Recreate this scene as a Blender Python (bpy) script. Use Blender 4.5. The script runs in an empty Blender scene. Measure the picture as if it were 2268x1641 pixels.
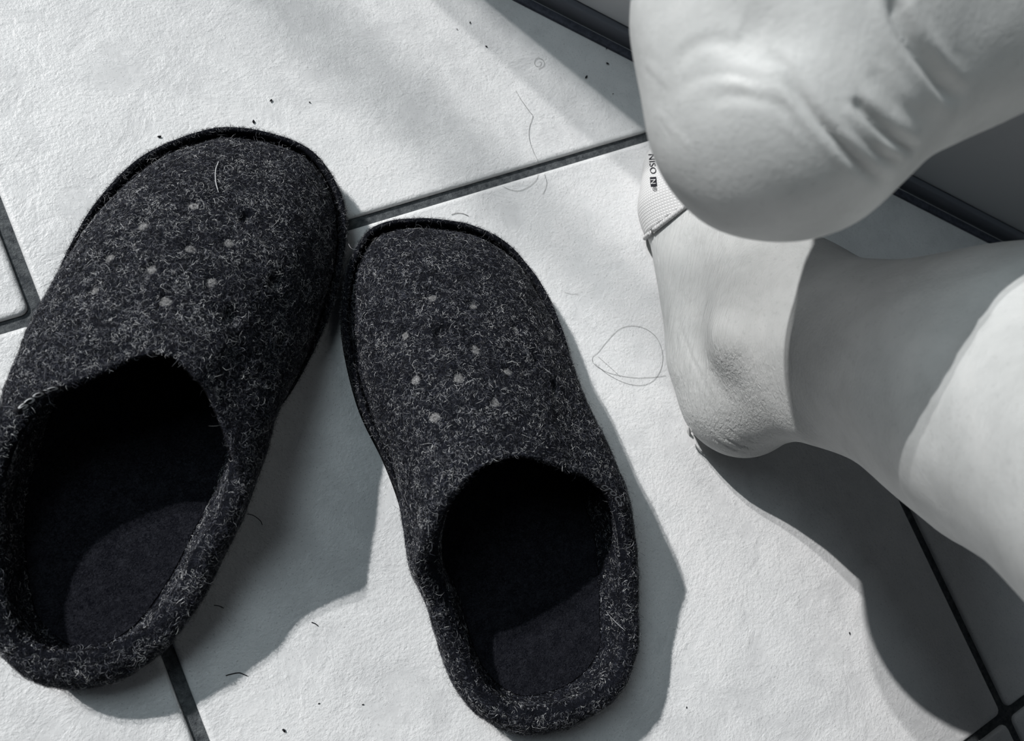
import bpy, bmesh, math, random
import numpy as np
from mathutils import Vector, Matrix
from mathutils.bvhtree import BVHTree
random.seed(7)
rng = np.random.default_rng(7)
scene = bpy.context.scene
COL = scene.collection

# ------------------------------------------------------------------ camera
CAM = np.array([0.04440649584405018, -0.15656277338287333, 0.44403578422444484])
RW = np.array([[0.8645209252517168, -0.40012811908065204, 0.3041398660531402],
               [-0.34270355622311566, -0.9119473178621018, -0.22562438253899084],
               [0.36763819490617716, 0.09082718626628608, -0.9255228683728116]])
FPX, CX, CY = 1818.21, 1134.0, 820.5
cam_data = bpy.data.cameras.new('camera')
cam = bpy.data.objects.new('camera', cam_data)
COL.objects.link(cam)
m = Matrix.Identity(4)
for r in range(3):
    m[r][0], m[r][1], m[r][2], m[r][3] = RW[0][r], -RW[1][r], -RW[2][r], CAM[r]
cam.matrix_world = m
cam_data.sensor_fit = 'HORIZONTAL'
cam_data.sensor_width = 36.0
cam_data.lens = 36.0 * FPX / 2268.0
cam_data.clip_start = 0.01
cam_data.dof.use_dof = True
cam_data.dof.focus_distance = 0.44
cam_data.dof.aperture_fstop = 11
scene.camera = cam
scene.view_settings.view_transform = 'Standard'
scene.view_settings.look = 'None'
scene.view_settings.exposure = 0.0
scene.view_settings.gamma = 1.0

def ray(x, y):
    d = RW.T @ np.array([(x - CX) / FPX, (y - CY) / FPX, 1.0])
    return d / np.linalg.norm(d)

def at(x, y, z=0.0):
    d = ray(x, y)
    return CAM + d * ((z - CAM[2]) / d[2])

# ------------------------------------------------------------------ light
world = bpy.data.worlds.new('world')
scene.world = world
world.use_nodes = True
bg = world.node_tree.nodes['Background']
bg.inputs[0].default_value = (0.70, 0.82, 1.0, 1)
bg.inputs[1].default_value = 0.018
AZ, EL = math.radians(-59.5), math.radians(36)
SUN_H = np.array([math.cos(AZ), math.sin(AZ)])
def sun(name, az, el, strength, angle, color):
    ld = bpy.data.lights.new(name, 'SUN')
    ld.energy = strength; ld.angle = math.radians(angle); ld.color = color
    o = bpy.data.objects.new(name, ld); COL.objects.link(o)
    d = Vector((math.cos(az) * math.cos(el), math.sin(az) * math.cos(el), -math.sin(el)))
    o.rotation_euler = d.to_track_quat('-Z', 'Y').to_euler()
    o.location = (-0.6, 1.2, 1.4)
    return o
sun('sunlight', AZ + math.radians(1.0), EL, 2.85, 0.6, (1, 0.985, 0.975))
sun('sunlight_through_second_pane', AZ - math.radians(2.2), EL - math.radians(1.0), 1.5, 0.6, (1, 0.985, 0.975))
# soft daylight fill lamp, added off frame up-sun to lift the shadows
wl = bpy.data.lights.new('daylight_fill', 'AREA'); wl.shape = 'RECTANGLE'; wl.size = 0.8; wl.size_y = 0.9; wl.energy = 14.0; wl.color = (0.80, 0.94, 1.0)
wlo = bpy.data.objects.new('daylight_fill', wl); COL.objects.link(wlo)
wlo.location = (-0.52, 0.98, 2.05)
wlo.rotation_euler = (Vector((0.30, -0.25, 0.2)) - Vector(wlo.location)).to_track_quat('-Z', 'Z').to_euler()

# ------------------------------------------------------------------ helpers
def tag(o, label=None, cat=None, group=None, kind=None):
    if label: o['label'] = label
    if cat: o['category'] = cat
    if group: o['group'] = group
    if kind: o['kind'] = kind
    return o

def empty(name, loc=(0, 0, 0)):
    o = bpy.data.objects.new(name, None)
    COL.objects.link(o); o.location = loc; o.empty_display_size = 0.05
    return o

def link_mesh(name, me, mat, parent=None, smooth=True):
    o = bpy.data.objects.new(name, me)
    COL.objects.link(o)
    if mat is not None and not me.materials: me.materials.append(mat)
    if smooth and len(me.polygons): me.polygons.foreach_set('use_smooth', np.ones(len(me.polygons), bool))
    if parent is not None:
        o.parent = parent
        o.matrix_parent_inverse = Matrix.Translation(-Vector(parent.location)) if parent.type == 'EMPTY' else Matrix.Identity(4)
    return o

def mesh_np(name, V, F):
    """V (n,3), F list/array of quads or tris"""
    me = bpy.data.meshes.new(name)
    F = np.asarray(F, dtype=np.int32)
    k = F.shape[1]
    me.vertices.add(len(V)); me.vertices.foreach_set('co', np.asarray(V, np.float32).ravel())
    me.loops.add(F.size); me.loops.foreach_set('vertex_index', F.ravel())
    me.polygons.add(len(F)); me.polygons.foreach_set('loop_start', np.arange(0, F.size, k, dtype=np.int32))
    me.update(calc_edges=True); me.validate()
    return me

def catmull(P, n, closed=True):
    P = np.asarray(P, float); N = len(P)
    m_ = N if closed else N - 1
    t = np.linspace(0, m_, n, endpoint=not closed)
    i = np.minimum(t.astype(int), m_ - 1); f = (t - i)[:, None]
    g = (lambda k: P[(i + k) % N]) if closed else (lambda k: P[np.clip(i + k, 0, N - 1)])
    p0, p1, p2, p3 = g(-1), g(0), g(1), g(2)
    return 0.5 * (2 * p1 + (p2 - p0) * f + (2 * p0 - 5 * p1 + 4 * p2 - p3) * f ** 2 + (3 * p1 - p0 - 3 * p2 + p3) * f ** 3)

def tube(P, rad, sides=6, closed=False):
    P = np.asarray(P, float); n = len(P)
    rad = np.broadcast_to(np.asarray(rad, float), (n,))
    T = np.roll(P, -1, 0) - np.roll(P, 1, 0)
    if not closed: T[0] = P[1] - P[0]; T[-1] = P[-1] - P[-2]
    T /= np.linalg.norm(T, axis=1)[:, None] + 1e-12
    up = np.array([0, 0, 1.0]); S = np.cross(T, up)
    bad = np.linalg.norm(S, axis=1) < 0.05
    S[bad] = np.cross(T[bad], np.array([1.0, 0, 0]))
    S /= np.linalg.norm(S, axis=1)[:, None]; U = np.cross(S, T)
    V = []
    for k in range(sides):
        a = 2 * math.pi * k / sides
        V.append(P + rad[:, None] * (math.cos(a) * S + math.sin(a) * U))
    V = np.stack(V, 1).reshape(-1, 3)
    F = []
    for i in range(n if closed else n - 1):
        j = (i + 1) % n
        for k in range(sides):
            l = (k + 1) % sides
            F.append((i * sides + k, i * sides + l, j * sides + l, j * sides + k))
    return V, F

def grid_faces(nu, nv, closed_u=True, off=0, flip=False):
    u = np.arange(nu if closed_u else nu - 1); v = np.arange(nv - 1)
    U, W = np.meshgrid(u, v, indexing='ij')
    a = U * nv + W; b = ((U + 1) % nu) * nv + W
    F = np.stack([a, b, b + 1, a + 1], -1).reshape(-1, 4) + off
    return F[:, ::-1] if flip else F

# ------------------------------------------------------------------ materials
def new_mat(name, color=(0.5, 0.5, 0.5), rough=0.7, spec=0.3):
    mt = bpy.data.materials.new(name); mt.use_nodes = True
    b = mt.node_tree.nodes['Principled BSDF']
    b.inputs['Base Color'].default_value = (*color, 1)
    b.inputs['Roughness'].default_value = rough
    b.inputs['Specular IOR Level'].default_value = spec
    return mt, mt.node_tree, b

def nd(nt, typ, **kw):
    n = nt.nodes.new(typ)
    for k, v in kw.items():
        if k.startswith('i_'):
            key = k[2:].replace('_', ' ')
            n.inputs[int(key) if key.isdigit() else key].default_value = v
        else: setattr(n, k, v)
    return n

def ramp(nt, stops, src):
    r = nt.nodes.new('ShaderNodeValToRGB')
    while len(r.color_ramp.elements) < len(stops): r.color_ramp.elements.new(0.5)
    for e, (p, c) in zip(r.color_ramp.elements, stops):
        e.position = p; e.color = (c, c, c, 1) if not hasattr(c, '__len__') else (*c, 1)
    nt.links.new(src, r.inputs[0])
    return r

def noise(nt, vec, scale, detail=4, rough=0.55, dist=0.0):
    n = nd(nt, 'ShaderNodeTexNoise', i_Scale=scale, i_Detail=detail, i_Roughness=rough, i_Distortion=dist)
    nt.links.new(vec, n.inputs['Vector'])
    return n.outputs['Fac']

def bump(nt, h, strength, dist, prev=None):
    b = nd(nt, 'ShaderNodeBump', i_Strength=strength, i_Distance=dist)
    nt.links.new(h, b.inputs['Height'])
    if prev is not None: nt.links.new(prev, b.inputs['Normal'])
    return b.outputs['Normal']

def mul(nt, a, b, op='MULTIPLY'):
    n = nd(nt, 'ShaderNodeMath', operation=op)
    for i, s in enumerate((a, b)):
        if isinstance(s, (int, float)): n.inputs[i].default_value = s
        else: nt.links.new(s, n.inputs[i])
    return n.outputs[0]

# glazed ceramic tile with worn, pitted stone relief
M_tile, nt, b = new_mat('tile_ceramic', rough=0.42, spec=0.35)
geo = nd(nt, 'ShaderNodeNewGeometry'); P = geo.outputs['Position']
big = noise(nt, P, 9, 5, 0.6, 0.6); mid = noise(nt, P, 55, 6, 0.65, 0.3); fine = noise(nt, P, 420, 3, 0.6)
worn = ramp(nt, [(0.42, 0), (0.62, 1)], mid)
big2 = noise(nt, P, 30, 6, 0.72, 0.3)
patch = ramp(nt, [(0.40, 0), (0.52, 1)], big2)
colr = ramp(nt, [(0.36, (0.59, 0.595, 0.60)), (0.46, (0.675, 0.68, 0.683)), (0.60, (0.735, 0.732, 0.732))], mul(nt, mul(nt, mul(nt, big, 0.5), mul(nt, mid, 0.3), 'ADD'), mul(nt, patch.outputs[0], 0.05), 'ADD'))
spk = nd(nt, 'ShaderNodeTexNoise', i_Scale=900.0, i_Detail=2.0); nt.links.new(P, spk.inputs['Vector'])
spr = ramp(nt, [(0.30, 0.72), (0.38, 1.0)], spk.outputs['Fac'])
mixc = nd(nt, 'ShaderNodeMix', data_type='RGBA', blend_type='MULTIPLY'); mixc.inputs[0].default_value = 1
nt.links.new(colr.outputs[0], mixc.inputs[6]); nt.links.new(spr.outputs[0], mixc.inputs[7])
nt.links.new(mixc.outputs[2], b.inputs['Base Color'])
veins = ramp(nt, [(0.47, 1), (0.5, 0), (0.53, 1)], noise(nt, P, 16, 3, 0.6, 1.6))
h1 = mul(nt, worn.outputs[0], fine)
n1 = bump(nt, h1, 0.26, 0.0009)
n2 = bump(nt, noise(nt, P, 24, 1, 0.4, 0.6), 0.25, 0.0022, n1)
n3 = bump(nt, veins.outputs[0], 0.10, 0.0006, n2)
n4 = bump(nt, mul(nt, noise(nt, P, 520, 3, 0.6), patch.outputs[0]), 0.50, 0.0008, n3)
nt.links.new(n4, b.inputs['Normal'])

M_grout, nt, b = new_mat('grout', rough=0.95, spec=0.1)
P = nd(nt, 'ShaderNodeNewGeometry').outputs['Position']
c = ramp(nt, [(0.35, (0.045, 0.05, 0.056)), (0.7, (0.13, 0.14, 0.145))], noise(nt, P, 260, 5, 0.7))
nt.links.new(c.outputs[0], b.inputs['Base Color'])
nt.links.new(bump(nt, noise(nt, P, 700, 4, 0.7), 0.9, 0.0012), b.inputs['Normal'])

# felt
def felt(name, lo, hi, scale=1.0):
    mt, nt, b = new_mat(name, rough=1.0, spec=0.05)
    P = nd(nt, 'ShaderNodeTexCoord').outputs['Object']
    f1 = noise(nt, P, 1500 * scale, 3, 0.7, 1.5); f2 = noise(nt, P, 160, 4, 0.6)
    s = mul(nt, mul(nt, f1, 0.75), mul(nt, f2, 0.25), 'ADD')
    c = ramp(nt, [(0.40, lo), (0.62, hi)], s)
    nt.links.new(c.outputs[0], b.inputs['Base Color'])
    nt.links.new(bump(nt, f1, 0.9, 0.0012), b.inputs['Normal'])
    return mt
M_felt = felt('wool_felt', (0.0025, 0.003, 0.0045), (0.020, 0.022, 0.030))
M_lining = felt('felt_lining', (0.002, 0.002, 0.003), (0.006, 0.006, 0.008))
M_footbed = felt('felt_footbed', (0.004, 0.0045, 0.007), (0.021, 0.022, 0.028), 0.5)
M_sole = felt('outsole_rubber', (0.004, 0.004, 0.005), (0.010, 0.010, 0.012))
M_tag, nt, b = new_mat('woven_tag_black', (0.006, 0.006, 0.008), 0.8, 0.2)
M_thread, nt, b = new_mat('white_thread', (0.45, 0.46, 0.47), 0.8, 0.2)
M_thread_dim, nt, b = new_mat('grey_thread', (0.10, 0.105, 0.115), 0.8, 0.2)
M_hole, nt, b = new_mat('pale_hole_lining', rough=1.0, spec=0.05)
P = nd(nt, 'ShaderNodeTexCoord').outputs['Object']
c = ramp(nt, [(0.35, 0.07), (0.62, 0.30)], noise(nt, P, 1300, 3, 0.8, 1.0))
nt.links.new(c.outputs[0], b.inputs['Base Color'])
# fibres: per-fibre colour of the wool itself
M_fibre, nt, b = new_mat('wool_fibre', rough=0.75, spec=0.25)
at_ = nd(nt, 'ShaderNodeAttribute', attribute_name='wool')
nt.links.new(at_.outputs['Color'], b.inputs['Base Color'])

# skin
def skin_mat():
    mt, nt, b = new_mat('skin', rough=0.5, spec=0.35)
    P = nd(nt, 'ShaderNodeNewGeometry').outputs['Position']
    blot = noise(nt, P, 45, 4, 0.6, 0.4)
    c = ramp(nt, [(0.3, (0.43, 0.44, 0.435)), (0.55, (0.495, 0.505, 0.50)), (0.75, (0.54, 0.547, 0.54))], blot)
    pores = ramp(nt, [(0.28, 0.92), (0.40, 1.0)], noise(nt, P, 420, 2, 0.5))
    mx = nd(nt, 'ShaderNodeMix', data_type='RGBA', blend_type='MULTIPLY'); mx.inputs[0].default_value = 1
    nt.links.new(c.outputs[0], mx.inputs[6]); nt.links.new(pores.outputs[0], mx.inputs[7])
    nt.links.new(mx.outputs[2], b.inputs['Base Color'])
    # fine skin lines of the foot run along one direction
    mp = nd(nt, 'ShaderNodeMapping', vector_type='TEXTURE')
    q = Vector((0.42, 0.84, 0.42)).to_track_quat('X', 'Z').to_euler()
    mp.inputs['Rotation'].default_value = q
    mp.inputs['Scale'].default_value = (22, 1, 1)
    nt.links.new(P, mp.inputs['Vector'])
    lines = noise(nt, mp.outputs[0], 640, 3, 0.6, 0.5)
    lines2 = noise(nt, mp.outputs[0], 330, 3, 0.6, 0.8)
    sep = nd(nt, 'ShaderNodeSeparateXYZ'); nt.links.new(P, sep.inputs[0])
    low = nd(nt, 'ShaderNodeMapRange', i_1=0.075, i_2=0.13, i_3=1.0, i_4=0.08); nt.links.new(sep.outputs[2], low.inputs[0])
    l_ = mul(nt, mul(nt, lines, mul(nt, lines2, 0.25), 'ADD'), low.outputs[0])
    n1 = bump(nt, l_, 0.75, 0.0014)
    cell = nd(nt, 'ShaderNodeTexVoronoi', i_Scale=420.0, feature='DISTANCE_TO_EDGE'); nt.links.new(P, cell.inputs['Vector'])
    n2 = bump(nt, cell.outputs['Distance'], 0.18, 0.0006, n1)
    n3 = bump(nt, noise(nt, P, 120, 3, 0.6), 0.11, 0.0016, n2)
    nt.links.new(n3, b.inputs['Normal'])
    return mt
M_skin = skin_mat()
M_sock, nt, b = new_mat('white_knit', rough=0.95, spec=0.1)
tc = nd(nt, 'ShaderNodeUVMap')
ck = nd(nt, 'ShaderNodeTexWave', i_Scale=1.0, wave_type='BANDS', bands_direction='X')
P = nd(nt, 'ShaderNodeNewGeometry').outputs['Position']
mp = nd(nt, 'ShaderNodeMapping'); mp.inputs['Rotation'].default_value = (0, 0, math.radians(-70)); nt.links.new(P, mp.inputs['Vector'])
wx = nd(nt, 'ShaderNodeTexWave', i_Scale=165.0, i_Distortion=0.3, bands_direction='X'); nt.links.new(mp.outputs[0], wx.inputs['Vector'])
wy = nd(nt, 'ShaderNodeTexWave', i_Scale=190.0, i_Distortion=0.3, bands_direction='Z'); nt.links.new(mp.outputs[0], wy.inputs['Vector'])
wv = mul(nt, wx.outputs['Fac'], wy.outputs['Fac'])
cc = ramp(nt, [(0.0, 0.50), (0.5, 0.62)], wv); nt.links.new(cc.outputs[0], b.inputs['Base Color'])
nt.links.new(bump(nt, wv, 0.45, 0.0008), b.inputs['Normal'])
M_hem, nt, b = new_mat('sock_hem_yarn', (0.58, 0.58, 0.58), 0.9, 0.1)
P = nd(nt, 'ShaderNodeNewGeometry').outputs['Position']
mp = nd(nt, 'ShaderNodeMapping'); mp.inputs['Rotation'].default_value = (0.4, 0.5, 0.6); nt.links.new(P, mp.inputs['Vector'])
wx = nd(nt, 'ShaderNodeTexWave', i_Scale=170.0, i_Distortion=1.5); nt.links.new(mp.outputs[0], wx.inputs['Vector'])
nt.links.new(bump(nt, wx.outputs['Fac'], 0.7, 0.0010), b.inputs['Normal'])
M_ink, nt, b = new_mat('print_black', (0.012, 0.012, 0.016), 0.7, 0.2)
M_panel, nt, b = new_mat('painted_panel', (0.62, 0.635, 0.65), 0.45, 0.3)
P = nd(nt, 'ShaderNodeNewGeometry').outputs['Position']
nt.links.new(bump(nt, noise(nt, P, 60, 3), 0.06, 0.001), b.inputs['Normal'])
M_seal, nt, b = new_mat('dark_rubber_seal', rough=0.6, spec=0.25)
P = nd(nt, 'ShaderNodeNewGeometry').outputs['Position']
c = ramp(nt, [(0.35, (0.035, 0.038, 0.052)), (0.7, (0.08, 0.085, 0.11))], noise(nt, P, 300, 5, 0.7)); nt.links.new(c.outputs[0], b.inputs['Base Color'])
M_seal2, nt, b = new_mat('grey_plinth', (0.13, 0.138, 0.16), 0.55, 0.3)
M_hair, nt, b = new_mat('dark_hair', (0.10, 0.10, 0.10), 0.5, 0.3)
M_dust, nt, b = new_mat('dark_crumb', (0.012, 0.012, 0.015), 0.8, 0.2)
M_post, nt, b = new_mat('white_post_paint', (0.7, 0.7, 0.7), 0.5, 0.3)

# ------------------------------------------------------------------ floor
S = 0.44; G = 0.0033
floor_me = mesh_np('floor', [(-3.2, -3.2, -0.0028), (3.4, -3.2, -0.0028), (3.4, 3.2, -0.0028), (-3.2, 3.2, -0.0028),
                             (-3.2, -3.2, -0.03), (3.4, -3.2, -0.03), (3.4, 3.2, -0.03), (-3.2, 3.2, -0.03)],
                   [(0, 1, 2, 3), (7, 6, 5, 4), (0, 4, 5, 1), (1, 5, 6, 2), (2, 6, 7, 3), (3, 7, 4, 0)])
floor = link_mesh('floor', floor_me, M_grout, smooth=False); tag(floor, kind='structure')
def tile_mesh(w, d, hgt=0.010):
    bm = bmesh.new()
    prof = [(0.0, -0.0105), (0.0, -0.0016), (0.0005, -0.0007), (0.0014, -0.0002), (0.0028, 0.0)]
    rc = 0.004; loops = []
    for ins, z in prof:
        lp = []
        for (sx, sy, a0) in ((1, 1, 0), (-1, 1, 90), (-1, -1, 180), (1, -1, 270)):
            for k in range(4):
                a = math.radians(a0 + k * 30)
                r_ = rc
                lp.append(bm.verts.new((sx * (w / 2 - ins - r_) + r_ * math.cos(a), sy * (d / 2 - ins - r_) + r_ * math.sin(a), z)))
        loops.append(lp)
    for a, b_ in zip(loops, loops[1:]):
        for i in range(len(a)):
            j = (i + 1) % len(a); bm.faces.new((a[i], a[j], b_[j], b_[i]))
    bm.faces.new(loops[-1])
    bm.faces.new(list(reversed(loops[0])))
    me = bpy.data.meshes.new('tile'); bm.to_mesh(me); bm.free(); me.materials.append(M_tile)
    return me
tm = tile_mesh(S - 2 * G, S - 2 * G)
for i in range(-4, 5):
    for j in range(-5, 4):
        t = bpy.data.objects.new('tile', tm); COL.objects.link(t); t.parent = floor
        t.location = ((i + 0.5) * S, (j + 0.5) * S, 0)
for p in tm.polygons: p.use_smooth = len(p.vertices) == 4

# ------------------------------------------------------------------ wall with dark plinth seal
w0, w1 = at(1396, 134), at(2168, 528)
wd = (w1 - w0)[:2]; wd /= np.linalg.norm(wd); wn = np.array([-wd[1], wd[0]])
if wn @ (w0[:2] - at(800, 800)[:2]) < 0: wn = -wn
ws = at(1025, -52)[:2]; s0 = (ws - w0[:2]) @ wd; s1 = s0 + 2.3
def wall_box(name, d0, d1, z0, z1, mat, parent=None, e0=s0, e1=s1, bev=0.0):
    pts = []
    for z in (z0, z1):
        for s_, d_ in ((e0, d0), (e1, d0), (e1, d1), (e0, d1)):
            q = w0[:2] + wd * s_ + wn * d_; pts.append((q[0], q[1], z))
    o = link_mesh(name, mesh_np(name, pts, [(3, 2, 1, 0), (4, 5, 6, 7), (0, 1, 5, 4), (1, 2, 6, 5), (2, 3, 7, 6), (3, 0, 4, 7)]), mat, parent, smooth=False)
    if bev:
        md = o.modifiers.new('b', 'BEVEL'); md.width = bev; md.segments = 3
    return o
wall = wall_box('wall_back', 0.0125, 0.12, 0.012, 2.3, M_panel, bev=0.0012); tag(wall, kind='structure')
bs = wall_box('baseboard_back', 0.0, 0.0060, -0.001, 0.0022, M_seal, bev=0.0008); tag(bs, kind='structure')
pl = wall_box('plinth_lip', 0.0078, 0.06, -0.001, 0.0118, M_seal2, bs, bev=0.001)

# unseen posts up-sun, added to cast the soft shadow edge and band
def post(name, px, az_deg, width, dist, depth, z1=2.3):
    SH = np.array([math.cos(math.radians(az_deg)), math.sin(math.radians(az_deg))]); SN = np.array([SH[1], -SH[0]]) * -1
    c0 = at(*px)[:2]; pts = []
    for z in (0.0, z1):
        for a_, b_ in ((0, 0), (width, 0), (width, depth), (0, depth)):
            q = c0 + SN * a_ - SH * (dist + b_); pts.append((q[0], q[1], z))
    o = link_mesh(name, mesh_np(name, pts, [(3, 2, 1, 0), (4, 5, 6, 7), (0, 1, 5, 4), (1, 2, 6, 5), (2, 3, 7, 6), (3, 0, 4, 7)]), M_post, smooth=False)
    bm = bmesh.new(); bm.from_mesh(o.data); bmesh.ops.recalc_face_normals(bm, faces=bm.faces); bm.to_mesh(o.data); bm.free()
    md = o.modifiers.new('b', 'BEVEL'); md.width = 0.004; md.segments = 2
    return o
edge_post = post('shadow_post_1', (1066, 0), -58.5, 0.10, 0.42, 0.05); tag(edge_post, kind='structure')
band_post = post('shadow_post_2', (520, 0), -61.7, 0.046, 2.0, 0.03); tag(band_post, kind='structure')

# ------------------------------------------------------------------ slippers
def slipper(name, label, group, stations, base_c, toe_idx, holes, dark_holes, text, text_px, text_mat, nfib, logo_dir, welt_r):
    NS = len(stations); M = 420; NV = 60
    O = np.array([at(s_[0], s_[1], 0.014) for s_ in stations])
    Rm = np.array([at(s_[2], s_[3], s_[4]) for s_ in stations])
    O = catmull(O, M); Rm = catmull(Rm, M)
    cen = O[:, :2].mean(0)
    root = empty(name, (cen[0], cen[1], 0.0)); tag(root, label, 'slipper', group)
    sidx = np.arange(M) / M * NS
    toe_w = np.zeros(M)
    dd = np.abs((sidx - toe_idx + NS / 2) % NS - NS / 2)
    toe_w = np.clip(1 - (dd / welt_r) ** 4, 0, 1) * (dd < welt_r)
    # outward direction of outline
    T = np.roll(O, -1, 0) - np.roll(O, 1, 0); T[:, 2] = 0; T /= np.linalg.norm(T, axis=1)[:, None]
    out = np.stack([T[:, 1], -T[:, 0], 0 * T[:, 0]], 1)
    if ((out[:, :2] * (O[:, :2] - cen)).sum(1)).mean() < 0: out = -out
    Oi = O - out * (0.0015 + 0.0042 * toe_w)[:, None]
    Oi[:, 2] = 0.010
    # height along toe: wall foot to rim
    plen = np.linalg.norm((Rm - Oi)[:, :2], axis=1)
    kk = np.clip((plen - 0.02) / 0.09, 0, 1)[:, None]
    v = np.linspace(0, 1, NV); phi = v * math.pi / 2
    a = (1 - np.cos(phi))[None, :]; sb = np.sin(phi)[None, :]
    lw = (0.42 + 0.26 * np.clip((dd - 2.0) / 3.0, 0, 1))[:, None] * kk
    b_ = (1 - lw) * sb + lw * a ** 0.8
    # walls with little horizontal run bulge outwards a touch
    bul = (0.0015 * (1 - kk) * np.sin(np.pi * sb ** 1.2))
    X = Oi[:, None, :] + (Rm - Oi)[:, None, :] * np.stack([a + 0 * b_, a + 0 * b_, b_], -1)
    X += out[:, None, :] * bul[..., None]
    # gentle unevenness of felt
    from mathutils import noise as mn
    def disp(X, amp, sc):
        flat = X.reshape(-1, 3); 
        w = np.array([mn.noise(Vector(p * sc)) for p in flat]).reshape(X.shape[:2])
        return w * amp
    def normals(X):
        du = np.roll(X, -1, 0) - np.roll(X, 1, 0)
        dv = np.gradient(X, axis=1)
        n = np.cross(du, dv); n /= np.linalg.norm(n, axis=2)[..., None] + 1e-12
        return n
    n0 = normals(X)
    if (n0[:, :, 2].mean()) < 0: n0 = -n0; 
    edge_fade = np.sin(np.clip(v * 1.0, 0, 1) * math.pi) ** 0.5
    X = X + n0 * (disp(X, 0.0012, 45)[..., None] + disp(X, 0.0005, 160)[..., None]) * (0.35 + 0.65 * edge_fade)[None, :, None]
    # dents around vent holes
    Fo = grid_faces(M, NV)
    bvh = BVHTree.FromPolygons([Vector(p) for p in X.reshape(-1, 3)], [tuple(f) for f in Fo.tolist()])
    hp = []
    for (hx, hy, hr) in list(holes) + list(dark_holes):
        loc, nr, idx, dist = bvh.ray_cast(Vector(CAM), Vector(ray(hx, hy)))
        if loc is None: continue
        nr = nr if nr.z > 0 else -nr
        hp.append((np.array(loc), np.array(nr), hr, len(hp) < len(holes)))
    for (hc, hn, hr, pale) in hp:
        d2 = ((X - hc) ** 2).sum(2)
        dep = 0.0026 if pale else 0.0040
        X = X - (hn * dep) * np.exp(-(d2 / (hr * 1.15) ** 2) ** 2)[..., None]
    n0 = normals(X)
    if (n0[:, :, 2].mean()) < 0: n0 = -n0
    # rim roll and inner lining
    thick = 0.0042 + 0.0030 * (1 - kk)
    inner = []
    NI = 22
    vi = np.linspace(1, 0.04, NI)
    base = X - n0 * 0.0
    Xi = np.zeros((M, NI, 3))
    heelw = (1 - kk)
    for k_, vv in enumerate(vi):
        j = vv * (NV - 1); j0 = int(min(j, NV - 2)); f = j - j0
        p = X[:, j0] * (1 - f) + X[:, j0 + 1] * f
        nn = n0[:, j0] * (1 - f) + n0[:, j0 + 1] * f
        th = 0.0040 + heelw * (0.0035 + 0.010 * (1 - vv))
        # at the rim push inward horizontally, deeper inside follow the normal
        hz = -out
        p2 = p - nn * 0.0040 * (1 - heelw) + hz * th * heelw
        p2[:, 2] -= (0.0012 * heelw[:, 0])
        Xi[:, k_] = p2
    top = X[:, -1]
    # rounded lip between outer rim and lining
    li = Xi[:, 0]
    lips = []
    for t_ in (0.25, 0.5, 0.75):
        q = top * (1 - t_) + li * t_; q[:, 2] += 0.0016 * math.sin(t_ * math.pi)
        lips.append(q)
    U = np.concatenate([X, np.stack(lips, 1)], 1)
    nU = U.shape[1]
    me = mesh_np('upper', U.reshape(-1, 3), grid_faces(M, nU))
    upper = link_mesh('upper', me, M_felt, root)
    X2 = np.concatenate([np.stack(lips[-1:], 1), Xi], 1)
    X2[:, :, 2] = np.maximum(X2[:, :, 2], 0.0125)
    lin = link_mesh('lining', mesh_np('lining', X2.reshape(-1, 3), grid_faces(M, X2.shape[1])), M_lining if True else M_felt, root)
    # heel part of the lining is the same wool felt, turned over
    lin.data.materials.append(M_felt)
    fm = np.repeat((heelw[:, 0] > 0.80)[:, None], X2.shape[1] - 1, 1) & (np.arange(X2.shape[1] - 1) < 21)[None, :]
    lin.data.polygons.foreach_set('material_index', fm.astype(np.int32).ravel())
    # footbed
    B = X2[:, -1].copy(); rings = []
    cb = B.mean(0)
    for t_ in np.linspace(0, 1, 14)[:-1]:
        q = B * (1 - t_) + cb * t_; q[:, 2] = 0.0128 - 0.0018 * math.sin(min(1, t_ * 1.6) * math.pi / 2) + 0.0
        rings.append(q)
    FB = np.stack(rings, 1)
    vb = FB.reshape(-1, 3); fb = grid_faces(M, len(rings)).tolist()
    mefb = bpy.data.meshes.new('footbed'); ctr = len(vb)
    allf = [tuple(f) for f in fb] + [(i * len(rings) + len(rings) - 1, ((i + 1) % M) * len(rings) + len(rings) - 1, ctr) for i in range(M)]
    mefb.from_pydata([tuple(p) for p in vb] + [(cb[0], cb[1], 0.0110)], [], allf)
    link_mesh('footbed', mefb, M_footbed, root)
    # outsole: thin rubber layer with rounded edge
    prof = [(-0.006, 0.0002), (-0.0015, 0.0002), (0.0, 0.0015), (0.0, 0.007), (-0.001, 0.0098), (-0.004, 0.0108), (-0.010, 0.0108)]
    L = np.stack([np.concatenate([(O + out * pr[0] - out * (0.0012 + 0.0022 * (1 - toe_w))[:, None])[:, :2], np.full((M, 1), pr[1])], 1) for pr in prof], 1)
    vs = L.reshape(-1, 3); fs = [tuple(f) for f in grid_faces(M, len(prof)).tolist()]
    fs.append(tuple(i * len(prof) for i in range(M))); fs.append(tuple(i * len(prof) + len(prof) - 1 for i in reversed(range(M))))
    mes = bpy.data.meshes.new('outsole'); mes.from_pydata([tuple(p) for p in vs], [], fs)
    bmx = bmesh.new(); bmx.from_mesh(mes); bmesh.ops.recalc_face_normals(bmx, faces=bmx.faces); bmx.to_mesh(mes); bmx.free()
    link_mesh('outsole', mes, M_sole, root)
    # raised toe welt
    idx = np.where(dd < welt_r)[0]
    vis = None; order = np.argsort(((sidx[idx] - toe_idx + NS / 2) % NS) - NS / 2); idx = idx[order]
    wr = 0.0023 * np.clip((welt_r - dd[idx]) / 2.5, 0.12, 1)
    path = O[idx] - out[idx] * 0.0022
    wobble = np.array([mn.noise(Vector((i_ * 0.13, toe_idx, 1.0))) for i_ in range(len(idx))])
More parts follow.
